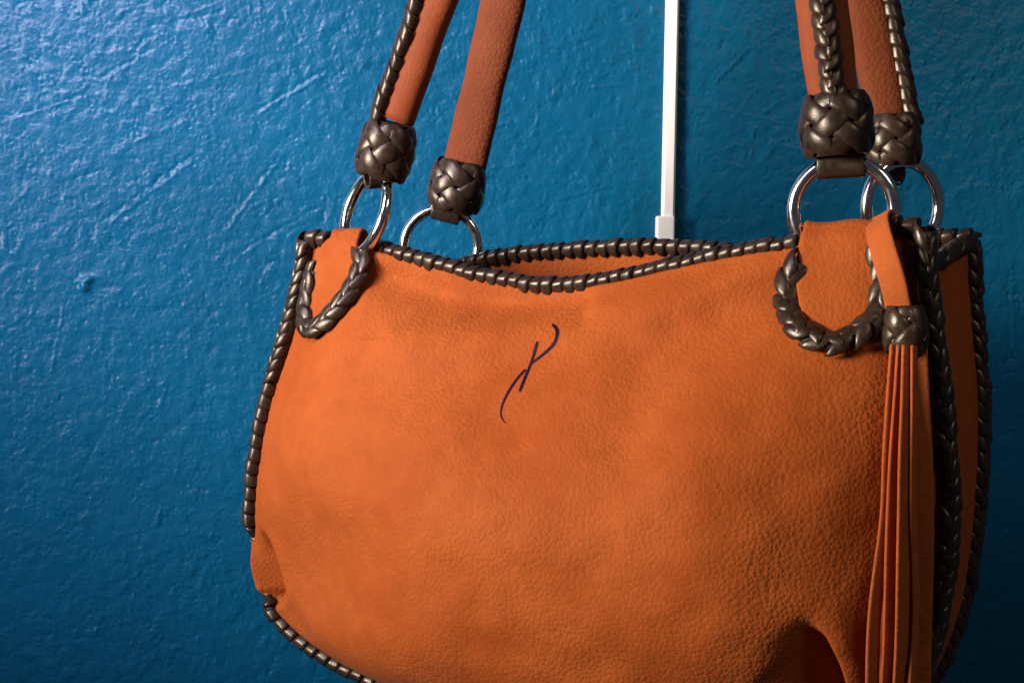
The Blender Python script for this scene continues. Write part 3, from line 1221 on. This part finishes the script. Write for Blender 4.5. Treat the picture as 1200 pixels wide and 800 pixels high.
# left leg of the front strap: lacing along its left edge; right leg: braid down its face
nlen = 150
handle_lacing(PF, 0, 44, (-0.0088, -0.0068, 0), ME_ROPE, 0.0083, (-.55, -.8, 0))
handle_lacing(PF, 100, 150, (0.0024, -0.0082, 0), ME_HAND, 0.0080, (.1, -1, 0), 0.0050)
handle_lacing(PB, 100, 150, (0.0120, 0.0035, 0), ME_ROPE, 0.0080, (.8, -.5, 0))

# simple back tabs that hold the two rear rings
for (px, py, bb, yaw) in ((517, 334, TB, 0), (1052, 300, TB - .006, 0)):
    c = loc(px, py, bb)
    prof = [(-.007, -.045), (-.0065, -.010), (-.0055, .002), (-.003, .007), (0, .0085), (.003, .007), (.0055, .002), (.0065, -.010), (.007, -.045)]
    V = []
    for j in range(7):
        v = -1 + 2 * j / 6
        for (dy, dz) in prof:
            V.append(c + np.array([v * .014, dy, dz]))
    o = mesh_obj('handle_tab', V, grid_faces(7, len(prof)), M_LEATHER, BAG)
    s = o.modifiers.new('thickness', 'SOLIDIFY')
    s.thickness = .0018

# ------------------------------------------------------------------ pen mark on the face
def ink_stroke(pts, wpx):
    C = catmull([np.array([x, y, 0.0]) for x, y in pts], 60)
    V = []
    for i, c in enumerate(C):
        t = nrm(C[min(i + 1, 59)] - C[max(i - 1, 0)])
        nx = np.array([-t[1], t[0]])
        wv = 1.15 * np.interp(i / 59, [0, .06, .5, .94, 1], wpx) * (1 + .12 * math.sin(i * 1.7))
        for v in (-.5, 0, .5):
            p, n = on_face(c[0] + nx[0] * wv * v, c[1] + nx[1] * wv * v, 0.00025)
            V.append(p)
    return V


Vi, Fi = [], []
for pts, wpx in (([(647, 380), (652, 385), (653, 392), (649, 403), (638, 414), (623, 426)], (1.6, 3.6, 3.2, 2.2, 1.5)),
                 ([(630, 400), (623, 424), (616, 441), (609, 459)], (1.6, 2.8, 2.8, 3.0, 1.8)),
                 ([(616, 433), (606, 444), (596, 459), (589, 474), (587, 485), (590, 493), (594, 496)], (2.2, 2.4, 2.4, 1.2, .5))):
    v = ink_stroke(pts, wpx)
    base = len(Vi)
    Vi += v
    Fi += grid_faces(60, 3, False, base)
o = mesh_obj('ink_mark', Vi, Fi, M_INK, BAG)
o['label'] = 'dark violet pen initial drawn on the leather face'

# ------------------------------------------------------------------ tassel hanging from the right ring
TAS = bpy.data.objects.new('tassel', None)
COL.objects.link(TAS)
TAS['label'] = 'orange leather tassel with braided brown knot hanging at the right of the bag'
TAS['category'] = 'tassel'
tb = -0.016
TO = loc(1060, 385, tb)
W0 = O + TO[0] * UV + TO[1] * BV + TO[2] * ZV
TAS.location = tuple(W0)
TAS.rotation_euler = (0, 0, -TH)


def tl(px, py, b):
    return loc(px, py, b) - TO


# hanging strap: a flat band over the ring
P = np.array([tl(1052, 300, .016), tl(1044, 262, .012), tl(1034, 255, .004), tl(1028, 263, -.008), tl(1034, 290, -.018), tl(1046, 330, -.022), tl(1053, 362, tb - .003)])
sweep('hanging_strap', catmull(P, 50), np.array([-.25, -1, .1]), .0068, .0011, M_SUEDE, TAS, 12, 4.0)
braided_knot(tl(1061, 414, tb), tl(1060, 357, tb), 0.0098, 0.0095, toward, p=3, q=4, wk=0.98, phase=.5, parent=TAS)


def fringe(x0, x1, xe, off, wid, yaw, y_end=850, thick=.0009):
    """one cut strip of the tassel hanging over the bulge of the bag; yaw turns its broad side away from us"""
    pts = []
    for (x, y) in ((x0, 405), (x0 * .6 + x1 * .4, 480), (x0 * .25 + x1 * .75, 545), (x1, 610), (x1 * .5 + xe * .5 + rng.uniform(-2, 2), 720), (xe, y_end)):
        fb = on_face(min(x, 1075), min(y, 780), 0)[0][1]
        b = min(tb - .004 * (y > 420), fb - .005) - off
        pts.append(tl(x, y, b))
    C = catmull(pts, 44)
    nd = np.array([math.sin(R(yaw)), -math.cos(R(yaw)), 0])
    f = np.linspace(0, 1, 44)
    C = C + np.outer(np.sin(f * rng.uniform(7, 12) + rng.uniform(0, 6)) * .0008 * f, [1, .5, 0])
    a = wid * (0.75 + 0.25 * np.minimum(1, f * 4))
    sweep('fringe_strip', C, nd, a, thick, M_SUEDE, TAS, 10, 4.0)


fringe(1049, 1038, 1019, .004, .0048, 62)
fringe(1056, 1046, 1034, .006, .0050, 70)
fringe(1063, 1060, 1054, .012, .0052, 66)
fringe(1071, 1071, 1069, .011, .0050, 84)
fringe(1078, 1082, 1080, .000, .0048, 20)
fringe(1068, 1074, 1074, -.002, .0050, 12)
fringe(1058, 1058, 1056, -.002, .0050, -10)
fringe(1052, 1046, 1036, -.002, .0046, 15)
fringe(1072, 1066, 1062, .001, .0048, 60)
fringe(1060, 1052, 1046, .001, .0048, 100)
